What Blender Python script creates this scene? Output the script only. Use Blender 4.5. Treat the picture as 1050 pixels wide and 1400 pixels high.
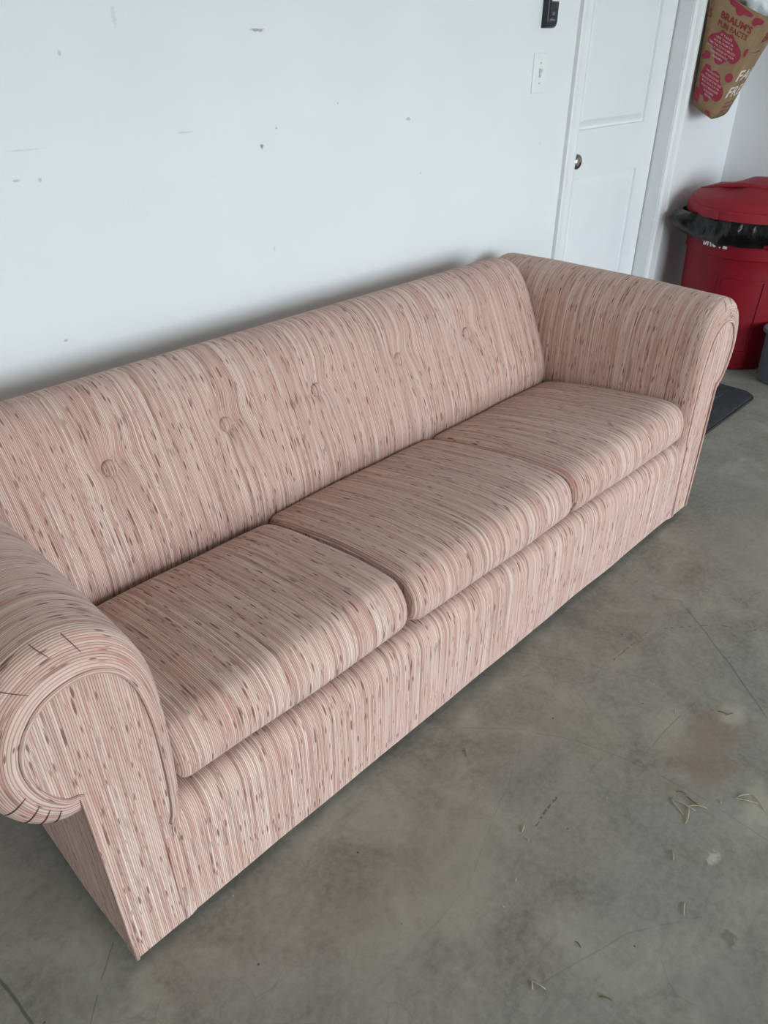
import bpy, bmesh, math, random
from mathutils import Vector, Matrix, noise

for o in list(bpy.data.objects):
    bpy.data.objects.remove(o)
SC = bpy.context.scene
COL = SC.collection
PI = math.pi
random.seed(7)

# ------------------------------------------------------------------ camera
CAM_POS = Vector((-0.1736, -1.7003, 1.3863))
RIGHT = Vector((0.70163266, -0.7125356, -0.00215201))
UP = Vector((0.38528518, 0.37684563, 0.84234358))
FWD = Vector((0.59938881, 0.5918449, -0.53893661))
cd = bpy.data.cameras.new('camera')
cd.sensor_fit = 'VERTICAL'
cd.sensor_height = 36.0
cd.lens = 1015.03 / 1400 * 36.0
cd.clip_start = 0.02
cam = bpy.data.objects.new('camera', cd)
COL.objects.link(cam)
m3 = Matrix((RIGHT, UP, -FWD)).transposed()
cam.matrix_world = Matrix.Translation(CAM_POS) @ m3.to_4x4()
SC.camera = cam

# ------------------------------------------------------------------ sky and exposure
SC.view_settings.view_transform = 'Standard'
SC.view_settings.look = 'None'
SC.view_settings.gamma = 1.0
SC.view_settings.use_curve_mapping = False
SC.view_settings.exposure = 1.61
wd = bpy.data.worlds.new('overcast_sky')
SC.world = wd
wd.use_nodes = True
bg = wd.node_tree.nodes['Background']
bg.inputs['Color'].default_value = (0.84, 0.935, 1.0, 1)
bg.inputs['Strength'].default_value = 3.2

SC.cycles.max_bounces = 6
SC.cycles.diffuse_bounces = 4
SC.cycles.glossy_bounces = 2

# garage door opening (daylight comes through it)
X_LEFT, X_RIGHT = -3.4, 4.066
Y_FRONT = -6.2
Z_CEIL = 2.75
GX0, GX1, GZ = -1.0, 3.75, 2.52
pl = bpy.data.lights.new('garage_opening_portal', 'AREA')
pl.shape = 'RECTANGLE'
pl.size = GX1 - GX0
pl.size_y = GZ
pl.cycles.is_portal = True
po = bpy.data.objects.new('garage_opening_portal', pl)
COL.objects.link(po)
po.location = ((GX0 + GX1) / 2, Y_FRONT - 0.1, GZ / 2)
po.rotation_euler = (PI / 2, 0, 0)       # faces +y, into the garage


# ================================================================== helpers
def tag(o, label=None, cat=None, group=None, kind=None):
    if label: o['label'] = label
    if cat: o['category'] = cat
    if group: o['group'] = group
    if kind: o['kind'] = kind
    return o


def empty(name, loc):
    o = bpy.data.objects.new(name, None)
    o.empty_display_size = 0.05
    COL.objects.link(o)
    o.location = loc
    WL[o.name] = Vector(loc)
    return o


WL = {}


def wloc(o):
    return WL.get(o.name, Vector((0, 0, 0)))


def mk(name, verts, faces, mat, parent=None, smooth=False, uvs=None, recalc=False, bevel=0.0, loc=None, autosmooth=None):
    """verts in world space; origin goes to loc (or parent's origin)"""
    base = Vector(loc) if loc is not None else (wloc(parent) if parent else Vector((0, 0, 0)))
    me = bpy.data.meshes.new(name)
    me.from_pydata([tuple(Vector(v) - base) for v in verts], [], faces)
    if uvs is not None:
        uvl = me.uv_layers.new(name='UVMap')
        for p in me.polygons:
            for li in p.loop_indices:
                uvl.data[li].uv = uvs[me.loops[li].vertex_index]
    if recalc or bevel:
        bm = bmesh.new()
        bm.from_mesh(me)
        if recalc:
            bmesh.ops.recalc_face_normals(bm, faces=bm.faces)
        if bevel:
            bmesh.ops.bevel(bm, geom=list(bm.edges), offset=bevel, segments=2, affect='EDGES', profile=0.5)
        bm.to_mesh(me)
        bm.free()
    if smooth:
        for p in me.polygons:
            p.use_smooth = True
    if autosmooth is not None:
        me.set_sharp_from_angle(angle=math.radians(autosmooth))
    me.materials.append(mat)
    o = bpy.data.objects.new(name, me)
    COL.objects.link(o)
    if parent:
        o.parent = parent
        o.location = base - wloc(parent)
    else:
        o.location = base
    WL[o.name] = base
    return o


BOXF = [(0, 3, 2, 1), (4, 5, 6, 7), (0, 1, 5, 4), (1, 2, 6, 5), (2, 3, 7, 6), (3, 0, 4, 7)]


def boxv(a, b):
    (x0, y0, z0), (x1, y1, z1) = a, b
    return [(x0, y0, z0), (x1, y0, z0), (x1, y1, z0), (x0, y1, z0), (x0, y0, z1), (x1, y0, z1), (x1, y1, z1), (x0, y1, z1)]


def box(name, a, b, mat, parent=None, bevel=0.0, loc=None):
    return mk(name, boxv(a, b), BOXF, mat, parent, bevel=bevel, loc=loc, smooth=bool(bevel), autosmooth=40 if bevel else None)


def boxes(name, lst, mat, parent=None):
    v, f = [], []
    for a, b in lst:
        n = len(v)
        v += boxv(a, b)
        f += [tuple(i + n for i in q) for q in BOXF]
    return mk(name, v, f, mat, parent)


def grid(rows, close_u=False, close_v=False):
    """rows: list of lists of points -> verts, faces"""
    n, m = len(rows), len(rows[0])
    v = [p for r in rows for p in r]
    f = []
    for i in range(n if close_u else n - 1):
        for j in range(m if close_v else m - 1):
            a, b = i * m + j, i * m + (j + 1) % m
            c, d = ((i + 1) % n) * m + (j + 1) % m, ((i + 1) % n) * m + j
            f.append((a, b, c, d))
    return v, f


def catmull(pts, k=6, closed=False):
    pts = [Vector(p) for p in pts]
    n = len(pts)
    out = []
    rng = n if closed else n - 1
    for i in range(rng):
        if closed:
            p0, p1, p2, p3 = pts[(i - 1) % n], pts[i], pts[(i + 1) % n], pts[(i + 2) % n]
        else:
            p1, p2 = pts[i], pts[i + 1]
            p0 = pts[i - 1] if i > 0 else p1 * 2 - p2
            p3 = pts[i + 2] if i + 2 < n else p2 * 2 - p1
        for q in range(k):
            t = q / k
            out.append(0.5 * ((2 * p1) + (p2 - p0) * t + (2 * p0 - 5 * p1 + 4 * p2 - p3) * t * t + (3 * p1 - p0 - 3 * p2 + p3) * t ** 3))
    if not closed:
        out.append(pts[-1])
    return out


def tube(pts, r, seg=6, closed=False, radii=None):
    pts = [Vector(p) for p in pts]
    n = len(pts)
    rows = []
    nrm = None
    for i, p in enumerate(pts):
        a = pts[(i - 1) % n] if (closed or i > 0) else p
        b = pts[(i + 1) % n] if (closed or i < n - 1) else p
        t = (b - a)
        if t.length < 1e-9: t = Vector((0, 0, 1))
        t.normalize()
        if nrm is None:
            nrm = t.orthogonal().normalized()
        nrm = (nrm - t * nrm.dot(t))
        if nrm.length < 1e-6: nrm = t.orthogonal()
        nrm.normalize()
        bn = t.cross(nrm)
        rr = radii[i] if radii else r
        rows.append([p + (nrm * math.cos(2 * PI * k / seg) + bn * math.sin(2 * PI * k / seg)) * rr for k in range(seg)])
    v, f = grid(rows, close_u=closed, close_v=True)
    if not closed:
        f.append(tuple(range(seg))[::-1])
        f.append(tuple((n - 1) * seg + k for k in range(seg)))
    uv = []
    s = 0
    for i in range(n):
        if i: s += (pts[i] - pts[i - 1]).length
        uv += [(k * 2 * PI * r / seg + 0.3, s) for k in range(seg)]
    return v, f, uv


def lathe(prof, c, seg=64):
    rows = [[(c[0] + r * math.cos(2 * PI * k / seg), c[1] + r * math.sin(2 * PI * k / seg), c[2] + z) for k in range(seg)] for r, z in prof]
    v, f = grid(rows, close_v=True)
    return v, f


def arc_s(pts):
    s = [0.0]
    for i in range(1, len(pts)):
        s.append(s[-1] + (Vector(pts[i]) - Vector(pts[i - 1])).length)
    return s


# ================================================================== materials
class NT:
    def __init__(self, name):
        self.m = bpy.data.materials.new(name)
        self.m.use_nodes = True
        self.t = self.m.node_tree
        self.b = self.t.nodes['Principled BSDF']

    def n(self, typ, **kw):
        o = self.t.nodes.new(typ)
        for k, v in kw.items(): setattr(o, k, v)
        return o

    def set(self, sock, v):
        if hasattr(v, 'is_output') or isinstance(v, bpy.types.NodeSocket):
            self.t.links.new(v, sock)
        else:
            sock.default_value = v

    def math(self, op, a, b=None, c=None, clamp=False):
        o = self.n('ShaderNodeMath', operation=op, use_clamp=clamp)
        self.set(o.inputs[0], a)
        if b is not None: self.set(o.inputs[1], b)
        if c is not None: self.set(o.inputs[2], c)
        return o.outputs[0]

    def vm(self, op, a, b=None, scale=None):
        o = self.n('ShaderNodeVectorMath', operation=op)
        self.set(o.inputs[0], a)
        if b is not None: self.set(o.inputs[1], b)
        if scale is not None: self.set(o.inputs[3], scale)
        return o.outputs['Value'] if op in ('LENGTH', 'DOT_PRODUCT', 'DISTANCE') else o.outputs['Vector']

    def noise(self, vec, scale=1.0, detail=2.0, rough=0.5, dist=0.0):
        o = self.n('ShaderNodeTexNoise')
        self.set(o.inputs['Vector'], vec)
        o.inputs['Scale'].default_value = scale
        o.inputs['Detail'].default_value = detail
        o.inputs['Roughness'].default_value = rough
        o.inputs['Distortion'].default_value = dist
        return o.outputs['Fac']

    def ramp(self, fac, stops, interp='LINEAR'):
        o = self.n('ShaderNodeValToRGB')
        cr = o.color_ramp
        cr.interpolation = interp
        while len(cr.elements) < len(stops): cr.elements.new(0.5)
        for e, (p, c) in zip(cr.elements, stops):
            e.position = p
            e.color = (c[0], c[1], c[2], 1) if hasattr(c, '__len__') else (c, c, c, 1)
        self.set(o.inputs[0], fac)
        return o.outputs[0]

    def step(self, x, a, b, lo=0.0, hi=1.0):
        o = self.n('ShaderNodeMapRange', interpolation_type='SMOOTHSTEP')
        self.set(o.inputs[0], x)
        o.inputs[1].default_value = a
        o.inputs[2].default_value = b
        o.inputs[3].default_value = lo
        o.inputs[4].default_value = hi
        return o.outputs[0]

    def mix(self, fac, a, b, blend='MIX'):
        o = self.n('ShaderNodeMix', data_type='RGBA', blend_type=blend)
        self.set(o.inputs[0], fac)
        for s, v in ((o.inputs[6], a), (o.inputs[7], b)):
            if isinstance(v, tuple): v = (v[0], v[1], v[2], 1)
            self.set(s, v)
        return o.outputs[2]

    def xyz(self, vec, sc, off=(0, 0, 0)):
        o = self.n('ShaderNodeMapping')
        self.set(o.inputs['Vector'], vec)
        o.inputs['Scale'].default_value = sc
        o.inputs['Location'].default_value = off
        return o.outputs[0]

    def coord(self, which='Object'):
        return self.n('ShaderNodeTexCoord').outputs[which]

    def pos(self):
        return self.n('ShaderNodeNewGeometry').outputs['Position']

    def bump(self, h, strength=0.3, dist=0.001):
        o = self.n('ShaderNodeBump')
        o.inputs['Strength'].default_value = strength
        o.inputs['Distance'].default_value = dist
        self.set(o.inputs['Height'], h)
        self.t.links.new(o.outputs[0], self.b.inputs['Normal'])

    def out(self, color=None, rough=None, metal=None, spec=None):
        if color is not None:
            if isinstance(color, tuple): color = (color[0], color[1], color[2], 1)
            self.set(self.b.inputs['Base Color'], color)
        if rough is not None: self.set(self.b.inputs['Roughness'], rough)
        if metal is not None: self.b.inputs['Metallic'].default_value = metal
        if spec is not None: self.b.inputs['Specular IOR Level'].default_value = spec
        return self.m

    def segdist(self, P, pts):
        d = None
        for a, b in zip(pts[:-1], pts[1:]):
            ba = Vector((b[0] - a[0], b[1] - a[1], 0))
            pa = self.vm('SUBTRACT', P, (a[0], a[1], 0))
            h = self.math('DIVIDE', self.vm('DOT_PRODUCT', pa, tuple(ba)), ba.length_squared, clamp=True)
            pr = self.vm('SCALE', tuple(ba), scale=h)
            L = self.vm('LENGTH', self.vm('SUBTRACT', pa, pr))
            d = L if d is None else self.math('MINIMUM', d, L)
        return d


def plain(name, col, rough=0.5, metal=0.0, var=0.06, scale=30.0, spec=0.5, bump=0.0):
    t = NT(name)
    f = t.noise(t.coord(), scale, 3)
    c = t.ramp(f, [(0.3, tuple(max(0, x * (1 - var)) for x in col)), (0.7, tuple(min(1, x * (1 + var)) for x in col))])
    if bump: t.bump(f, bump, 0.001)
    return t.out(c, rough, metal, spec)


# ---- sofa fabric: striped slub weave, UV in metres (u across the stripes, v along them)
def fabric_mat(name='striped_pink_slub_fabric', tint=(1, 1, 1)):
    t = NT(name)
    uv = t.coord('UV')
    wob = t.noise(t.xyz(uv, (14, 9, 1)), 1.0, 2)
    du = t.math('MULTIPLY', t.math('SUBTRACT', wob, 0.5), 0.0022)
    cmb = t.n('ShaderNodeCombineXYZ')
    t.set(cmb.inputs[0], du)
    uvw = t.vm('ADD', uv, cmb.outputs[0])
    T = lambda c: tuple(a * b for a, b in zip(c, tint))
    broad = t.noise(t.xyz(uvw, (24, 0.8, 1), (3.1, 0.7, 0)), 1.0, 3, 0.6)
    sep = t.n('ShaderNodeSeparateXYZ')
    t.set(sep.inputs[0], uvw)
    # one yarn every 3.5 mm; everything below is drawn yarn by yarn
    ph = t.math('ADD', t.math('MULTIPLY', sep.outputs[0], 1 / 0.0035), t.math('MULTIPLY', broad, 3.0))
    idx = t.math('FLOOR', ph)
    fr = t.math('FRACT', ph)
    off = t.math('ABSOLUTE', t.math('MULTIPLY_ADD', fr, 2.0, -1.0))          # 0 on the yarn, 1 in the valley

    def yarn(k, vs, o, detail=1.0):
        cb = t.n('ShaderNodeCombineXYZ')
        t.set(cb.inputs[0], t.math('MULTIPLY_ADD', idx, k, o))
        t.set(cb.inputs[1], t.math('MULTIPLY', sep.outputs[1], vs))
        return t.noise(cb.outputs[0], 1.0, detail, 0.5)
    tone = yarn(3.713, 2.2, 0.31, 2.0)
    c = t.ramp(tone, [(0.28, T((0.42, 0.252, 0.210))), (0.43, T((0.62, 0.425, 0.365))), (0.57, T((0.735, 0.545, 0.478))), (0.76, T((0.84, 0.685, 0.612)))])
    c = t.mix(t.step(broad, 0.42, 0.66, 0.0, 0.45), c, T((0.60, 0.375, 0.325)))
    val = t.math('MULTIPLY', t.step(off, 0.50, 0.98), t.step(tone, 0.35, 0.65, 0.85, 0.50))
    c = t.mix(val, c, T((0.20, 0.110, 0.088)))
    rose = yarn(5.371, 7.0, 4.73, 1.0)
    c = t.mix(t.step(rose, 0.58, 0.68, 0.0, 0.45), c, T((0.52, 0.215, 0.185)))
    # short dark brown slubs, each on a single yarn
    slub = yarn(7.139, 21.0, 1.57, 1.0)
    long_ = yarn(9.873, 8.0, 2.91, 2.0)
    # tapered: widest where the noise peaks, pointed at both ends
    s1 = t.step(t.math('MULTIPLY_ADD', off, -0.13, slub), 0.595, 0.650, 0.0, 0.85)
    s2 = t.step(t.math('MULTIPLY_ADD', off, -0.11, long_), 0.580, 0.640, 0.0, 0.55)
    sm = t.math('MAXIMUM', s1, s2)
    c = t.mix(sm, c, T((0.175, 0.075, 0.058)))
    h = t.math('ADD', t.math('MULTIPLY', off, -0.8), t.math('ADD', t.math('MULTIPLY', tone, 0.5), t.math('MULTIPLY', sm, 0.5)))
    t.bump(h, 0.5, 0.0012)
    t.b.inputs['Sheen Weight'].default_value = 0.12
    t.b.inputs['Sheen Roughness'].default_value = 0.6
    return t.out(c, 0.95, 0.0, 0.15)


FAB = fabric_mat()
CREASE_SHADE = plain('pleat_crease_shadow', (0.13, 0.085, 0.075), 0.95, spec=0.1)  # darkened cloth tone, paints the shadow inside the arm pleats
DECK = plain('black_dust_cover_cloth', (0.03, 0.027, 0.026), 0.95, spec=0.1)
GLIDE = plain('black_plastic_glide', (0.02, 0.02, 0.02), 0.5)


# ---- wall paint with scuffs, coordinates are world x, z
def wall_mat():
    t = NT('white_wall_paint')
    P = t.pos()
    sp = t.n('ShaderNodeSeparateXYZ')
    t.set(sp.inputs[0], P)
    cb = t.n('ShaderNodeCombineXYZ')
    t.set(cb.inputs[0], sp.outputs[0])
    t.set(cb.inputs[1], sp.outputs[2])
    Q = cb.outputs[0]
    n1 = t.noise(P, 2.2, 4)
    c = t.ramp(n1, [(0.3, (0.79, 0.82, 0.84)), (0.7, (0.83, 0.855, 0.872))])
    jag = t.noise(t.xyz(Q, (60, 200, 1)), 1.0, 3)
    nz = t.noise(t.xyz(Q, (25, 240, 1)), 1.0, 2)
    marks = [(1.107, 1.151, .006, .007, .75), (1.122, 1.401, .022, .0035, .65), (1.655, 1.18, .010, .005, .45),
             (0.887, 1.199, .026, .0025, .20), (0.508, 1.193, .05, .0022, .14), (0.523, 1.134, .006, .006, .35), (0.473, 1.139, .008, .003, .32),
             (0.753, 1.424, .006, .020, .16), (1.716, 1.027, .0035, .004, .5), (1.374, 1.235, .003, .003, .55), (1.158, 1.19, .003, .003, .5),
             (0.496, .794, .006, .004, .4), (1.121, .895, .004, .008, .15), (2.36, 1.06, .012, .006, .12), (0.62, 1.36, .004, .006, .3)]
    tot = None
    for x, z, rx, rz, a in marks:
        d = t.vm('LENGTH', t.vm('MULTIPLY', t.vm('SUBTRACT', Q, (x, z, 0)), (1 / rx, 1 / rz, 0)))
        d = t.math('ADD', d, t.math('MULTIPLY', t.math('SUBTRACT', jag, 0.5), 2.2))
        m = t.step(d, 0.5, 1.1, a, 0.0)
        tot = m if tot is None else t.math('MAXIMUM', tot, m)
    c = t.mix(tot, c, (0.20, 0.19, 0.185))
    # faint dry-wall sanding scuffs
    sc = t.math('MULTIPLY', t.step(nz, 0.66, 0.74), t.step(t.noise(Q, 5.0, 2), 0.55, 0.7, 0, 0.18))
    c = t.mix(sc, c, (0.62, 0.63, 0.63))
    tex = t.noise(P, 160, 3)
    t.bump(t.math('ADD', tex, t.math('MULTIPLY', n1, 2.0)), 0.12, 0.002)
    return t.out(c, 0.75, 0, 0.3)


WALL = wall_mat()
CEILM = plain('bare_drywall_ceiling', (0.84, 0.77, 0.68), 0.9, var=0.04, scale=6)
BAREW = plain('bare_drywall', (0.76, 0.70, 0.62), 0.9, var=0.05, scale=5)
TRIM = plain('white_semigloss_trim_paint', (0.83, 0.845, 0.85), 0.38, var=0.02, scale=12)
DOORM = plain('white_door_paint', (0.81, 0.835, 0.855), 0.55, var=0.015, scale=6, spec=0.3)


# ---- concrete floor
def floor_mat():
    t = NT('stained_concrete')
    P = t.pos()
    big = t.noise(P, 1.7, 5, 0.6, 0.3)
    med = t.noise(P, 7.0, 5, 0.65, 0.6)
    fin = t.noise(P, 70, 4, 0.7)
    c = t.ramp(med, [(0.28, (0.159, 0.150, 0.127)), (0.5, (0.262, 0.252, 0.215)), (0.72, (0.385, 0.373, 0.321))])
    c = t.mix(t.step(big, 0.42, 0.66, 0.0, 0.55), c, (0.206, 0.209, 0.198))
    c = t.mix(t.step(fin, 0.35, 0.65, 0.0, 0.30), c, (0.411, 0.392, 0.341))
    # trowel streaks
    st = t.noise(t.xyz(P, (9, 60, 1)), 1.0, 3)
    st2 = t.noise(t.xyz(P, (70, 14, 1)), 1.0, 3)
    c = t.mix(t.step(st, 0.58, 0.72, 0.0, 0.22), c, (0.166, 0.159, 0.139))
    c = t.mix(t.step(st2, 0.60, 0.74, 0.0, 0.20), c, (0.364, 0.348, 0.304))
    jag = t.math('SUBTRACT', t.noise(P, 16, 4), 0.5)

    jag2 = t.math('SUBTRACT', t.noise(P, 75, 3), 0.5)

    def blob(x, y, rx, ry, a, col, soft=1.0):
        nonlocal c
        d = t.vm('LENGTH', t.vm('MULTIPLY', t.vm('SUBTRACT', P, (x, y, 0)), (1 / rx, 1 / ry, 0)))
        d = t.math('ADD', d, t.math('MULTIPLY', jag2 if rx < .03 else jag, 2.0))
        c = t.mix(t.step(d, 1 - soft * .8, 1.15, a, 0.0), c, col)
    blob(1.17, -1.42, .19, .09, .55, (0.245, 0.165, 0.113))
    blob(1.31, -1.425, .05, .035, .55, (0.474, 0.450, 0.385))
    blob(1.10, -1.57, .07, .05, .50, (0.490, 0.458, 0.377))
    blob(0.915, -1.552, .022, .009, .5, (0.664, 0.625, 0.551), .5)
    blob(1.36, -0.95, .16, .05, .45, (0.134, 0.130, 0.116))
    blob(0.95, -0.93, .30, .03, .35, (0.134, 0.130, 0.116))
    blob(0.62, -1.70, .25, .10, .40, (0.166, 0.165, 0.157))
    blob(0.78, -1.64, .018, .014, .6, (0.142, 0.125, 0.095), .6)
    blob(1.0, -1.14, .25, .05, .35, (0.324, 0.313, 0.276))
    blob(0.45, -1.15, .3, .12, .35, (0.316, 0.302, 0.254))
    blob(2.2, -1.2, .5, .2, .4, (0.300, 0.282, 0.239))
    blob(-0.09, -0.637, .06, .012, .55, (0.316, 0.302, 0.268), .4)

    def line(pts, w, a, col, dotted=False):
        nonlocal c
        d = t.segdist(t.vm('ADD', P, wv), pts)
        m = t.step(d, w * 0.35, w, a, 0.0)
        if dotted:
            m = t.math('MULTIPLY', m, t.step(t.noise(P, 110, 0), 0.46, 0.56))
        c = t.mix(m, c, col)
    nn = t.n('ShaderNodeTexNoise')
    t.set(nn.inputs['Vector'], P)
    nn.inputs['Scale'].default_value = 12
    wv = t.vm('SCALE', t.vm('SUBTRACT', nn.outputs['Color'], (0.5, 0.5, 0.5)), scale=0.012)
    dk = (0.086, 0.080, 0.070)
    line([(1.611, -1.163), (1.479, -1.337), (1.20, -1.68), (0.9, -2.05)], .0034, .5, dk)
    line([(-0.36, -0.30), (-0.182, -0.763), (-0.171, -0.871), (-.15, -1.3)], .004, .75, dk)
    line([(-0.012, -0.847), (-0.056, -0.891), (-0.20, -1.03)], .002, .5, dk)
    line([(0.72, -0.90), (0.78, -0.94), (0.89, -1.052), (0.963, -1.168), (1.008, -1.294), (1.032, -1.457), (1.028, -1.615)], .0022, .26, dk)
    line([(1.116, -0.908), (1.203, -1.056), (1.277, -1.225)], .004, .18, dk)
    line([(0.812, -1.247), (0.72, -1.254)], .0035, .75, dk, True)
    line([(0.475, -1.44), (0.662, -1.505), (0.80, -1.60)], .0020, .24, dk)
    line([(1.28, -1.12), (1.45, -1.13), (1.60, -1.25), (1.68, -1.38)], .003, .6, dk, True)
    line([(0.66, -1.19), (0.52, -1.24), (0.40, -1.24)], .003, .12, dk)
    line([(1.052, -1.325), (1.284, -1.339)], .003, .3, dk)
    # grit specks
    vo = t.n('ShaderNodeTexVoronoi')
    t.set(vo.inputs['Vector'], P)
    vo.inputs['Scale'].default_value = 26
    rnd = t.n('ShaderNodeSeparateColor')
    t.set(rnd.inputs[0], vo.outputs['Color'])
    spk = t.math('MULTIPLY', t.step(vo.outputs['Distance'], 0.045, 0.085, 1, 0), t.step(rnd.outputs[0], 0.80, 0.82))
    c = t.mix(t.math('MULTIPLY', spk, 0.8), c, (0.055, 0.049, 0.041))
    spw = t.math('MULTIPLY', t.step(vo.outputs['Distance'], 0.03, 0.06, 1, 0), t.step(rnd.outputs[0], 0.10, 0.12, 1, 0))
    c = t.mix(t.math('MULTIPLY', spw, 0.5), c, (0.632, 0.595, 0.522))
    # hairline crazing
    v2 = t.n('ShaderNodeTexVoronoi', feature='DISTANCE_TO_EDGE')
    t.set(v2.inputs['Vector'], t.vm('ADD', P, t.vm('SCALE', wv, scale=4.0)))
    v2.inputs['Scale'].default_value = 9
    cz = t.math('MULTIPLY', t.step(v2.outputs['Distance'], 0.004, 0.02, 1, 0), t.step(t.noise(P, 3.3, 2), 0.50, 0.66, 0, 0.25))
    c = t.mix(cz, c, (0.134, 0.125, 0.108))
    rough = t.ramp(med, [(0.3, 0.62), (0.7, 0.80)])
    t.bump(t.math('ADD', fin, t.math('MULTIPLY', med, 0.8)), 0.22, 0.002)
    return t.out(c, rough, 0, 0.35)


FLOOR = floor_mat()
DRIVE = plain('driveway_concrete', (0.14, 0.14, 0.135), 0.9, scale=3)

# ================================================================== the garage shell
OX0, OX1, OZ = 2.600, 3.395, 2.14        # rough opening of the house door
T = 0.14


def struct(o):
    o['kind'] = 'structure'
    return o


struct(box('floor', (X_LEFT - .15, Y_FRONT - .15, -0.12), (X_RIGHT + .15, 0.30, 0), FLOOR))
tag(struct(box('driveway', (-14, Y_FRONT - 22, -0.14), (16, Y_FRONT - .15, -0.02), DRIVE)))
struct(box('ceiling', (X_LEFT - .15, Y_FRONT - .15, Z_CEIL), (X_RIGHT + .15, T, Z_CEIL + .12), CEILM))
struct(boxes('wall_back', [((X_LEFT - .15, 0, 0), (OX0, T, Z_CEIL)), ((OX1, 0, 0), (X_RIGHT + .15, T, Z_CEIL)), ((OX0, 0, OZ), (OX1, T, Z_CEIL))], WALL))
struct(box('wall_right', (X_RIGHT, Y_FRONT, 0), (X_RIGHT + .15, 0, Z_CEIL), WALL))
struct(box('wall_left', (X_LEFT - .15, Y_FRONT, 0), (X_LEFT, 0, Z_CEIL), BAREW))
struct(boxes('wall_front', [((X_LEFT - .15, Y_FRONT - .15, 0), (GX0, Y_FRONT, Z_CEIL)), ((GX1, Y_FRONT - .15, 0), (X_RIGHT + .15, Y_FRONT, Z_CEIL)),
                            ((GX0, Y_FRONT - .15, GZ), (GX1, Y_FRONT, Z_CEIL))], BAREW))

# ---- jamb and casing round the house door
JI0, JI1, JZ = 2.612, 3.385, 2.125
struct(boxes('trim_1', [((OX0, -.001, 0), (JI0, T, JZ)), ((JI1, -.001, 0), (OX1, T, JZ)), ((OX0, -.001, JZ), (OX1, T, OZ)),
                        ((JI1 - .011, 0.108, 0), (JI1, T, JZ)), ((JI0, 0.108, 0), (JI0 + .011, T, JZ))], TRIM))
CW = 0.085
# casing section: distance from the outer edge, projection from the wall
CPROF = [(0, 0), (0, .0155), (.002, .017), (.016, .017), (.021, .0145), (.027, .0125), (.050, .0105), (.062, .0125), (.068, .0125), (.074, .0095), (.081, .008), (CW, .006), (CW, 0)]


def casing(name, xo, sgn):
    rows = []
    for z in (0.0, 2.21):
        rows.append([(xo + sgn * d, -p, z) for d, p in CPROF])
    v, f = grid(rows)
    n = len(CPROF)
    f.append(tuple(range(n)))
    f.append(tuple(n + k for k in range(n))[::-1])
    return struct(mk(name, v, f, TRIM, recalc=True, smooth=True, autosmooth=25))


casing('trim_2', 2.5232, 1)
casing('trim_3', 3.4745, -1)
rows = [[(x, -p, 2.21 - d) for d, p in CPROF] for x in (2.6082, 3.3895)]
v, f = grid(rows)
struct(mk('trim_4', v, f, TRIM, recalc=True, smooth=True, autosmooth=25))

# ---- the two-panel door
DY = 0.067
door = empty('door_1', (3.0, DY, 0.01))
struct(door)
door['label'] = 'white two-panel house door with satin knob behind sofa'
SX0, SX1, SZ0, SZ1 = JI0 + .003, JI1 - .0065, 0.012, JZ - .003
PX0, PX1 = 2.706, 3.252
panels = [(0.24, 0.884), (1.070, 1.98)]


def frame_faces():
    xs = [SX0, PX0, PX1, SX1]
    zs = [SZ0, panels[0][0], panels[0][1], panels[1][0], panels[1][1], SZ1]
    v = [(x, DY, z) for z in zs for x in xs]
    f = []
    for i in range(5):
        for j in range(3):
            if j == 1 and i in (1, 3): continue
            f.append((i * 4 + j, i * 4 + j + 1, (i + 1) * 4 + j + 1, (i + 1) * 4 + j))
    # edges and back
    n = len(v)
    v += [(SX0, DY, SZ0), (SX1, DY, SZ0), (SX1, DY, SZ1), (SX0, DY, SZ1), (SX0, DY + .04, SZ0), (SX1, DY + .04, SZ0), (SX1, DY + .04, SZ1), (SX0, DY + .04, SZ1)]
    f += [(n, n + 4, n + 5, n + 1), (n + 1, n + 5, n + 6, n + 2), (n + 2, n + 6, n + 7, n + 3), (n + 3, n + 7, n + 4, n), (n + 4, n + 7, n + 6, n + 5)]
    return v, f


v, f = frame_faces()
mk('door_slab', v, f, DOORM, door)
for z0, z1 in panels:
    # moulded panel: quick drop, long rise, flat field
    steps = [(0, 0), (.003, .011), (.008, .012), (.036, -.002), (.038, -.002)]
    rings = []
    for ins, dep in steps:
        rings.append([(PX0 + ins, DY + dep, z0 + ins), (PX1 - ins, DY + dep, z0 + ins), (PX1 - ins, DY + dep, z1 - ins), (PX0 + ins, DY + dep, z1 - ins)])
    v, f = grid(rings, close_v=True)
    k = (len(rings) - 1) * 4
    f.append((k, k + 1, k + 2, k + 3))
    mk('panel', v, f, DOORM, door, recalc=True)
box('gap_shade_strip', (SX1 + .0002, DY + .006, SZ0), (JI1 - .0002, DY + .012, SZ1), plain('dark_grey_gap_shade', (0.05, 0.05, 0.05), 0.8), door)  # dark strip added to paint the shade in the gap between slab and jamb
KN = plain('satin_nickel', (0.36, 0.34, 0.32), 0.24, 1.0, var=0.05)
kx, kz = 2.655, 0.968
prof = [(.0, -.0), (.031, 0), (.031, .004), (.027, .008), (.013, .011), (.0115, .026), (.014, .032), (.0245, .037), (.0285, .046), (.0275, .055), (.022, .061), (.012, .064), (0, .065)]
v, f = lathe(prof, (0, 0, 0), 32)
v = [(kx + a, DY - c, kz + b) for a, b, c in v]
mk('knob', v, f, KN, door, smooth=True, recalc=True)

# ================================================================== sofa
LEN = 2.105
sofa = empty('sofa', (LEN / 2, -0.49, 0.0))
tag(sofa, 'long pink striped scroll-arm sofa standing along the white wall', 'sofa')
YF = -0.915
YB = -0.075

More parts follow.
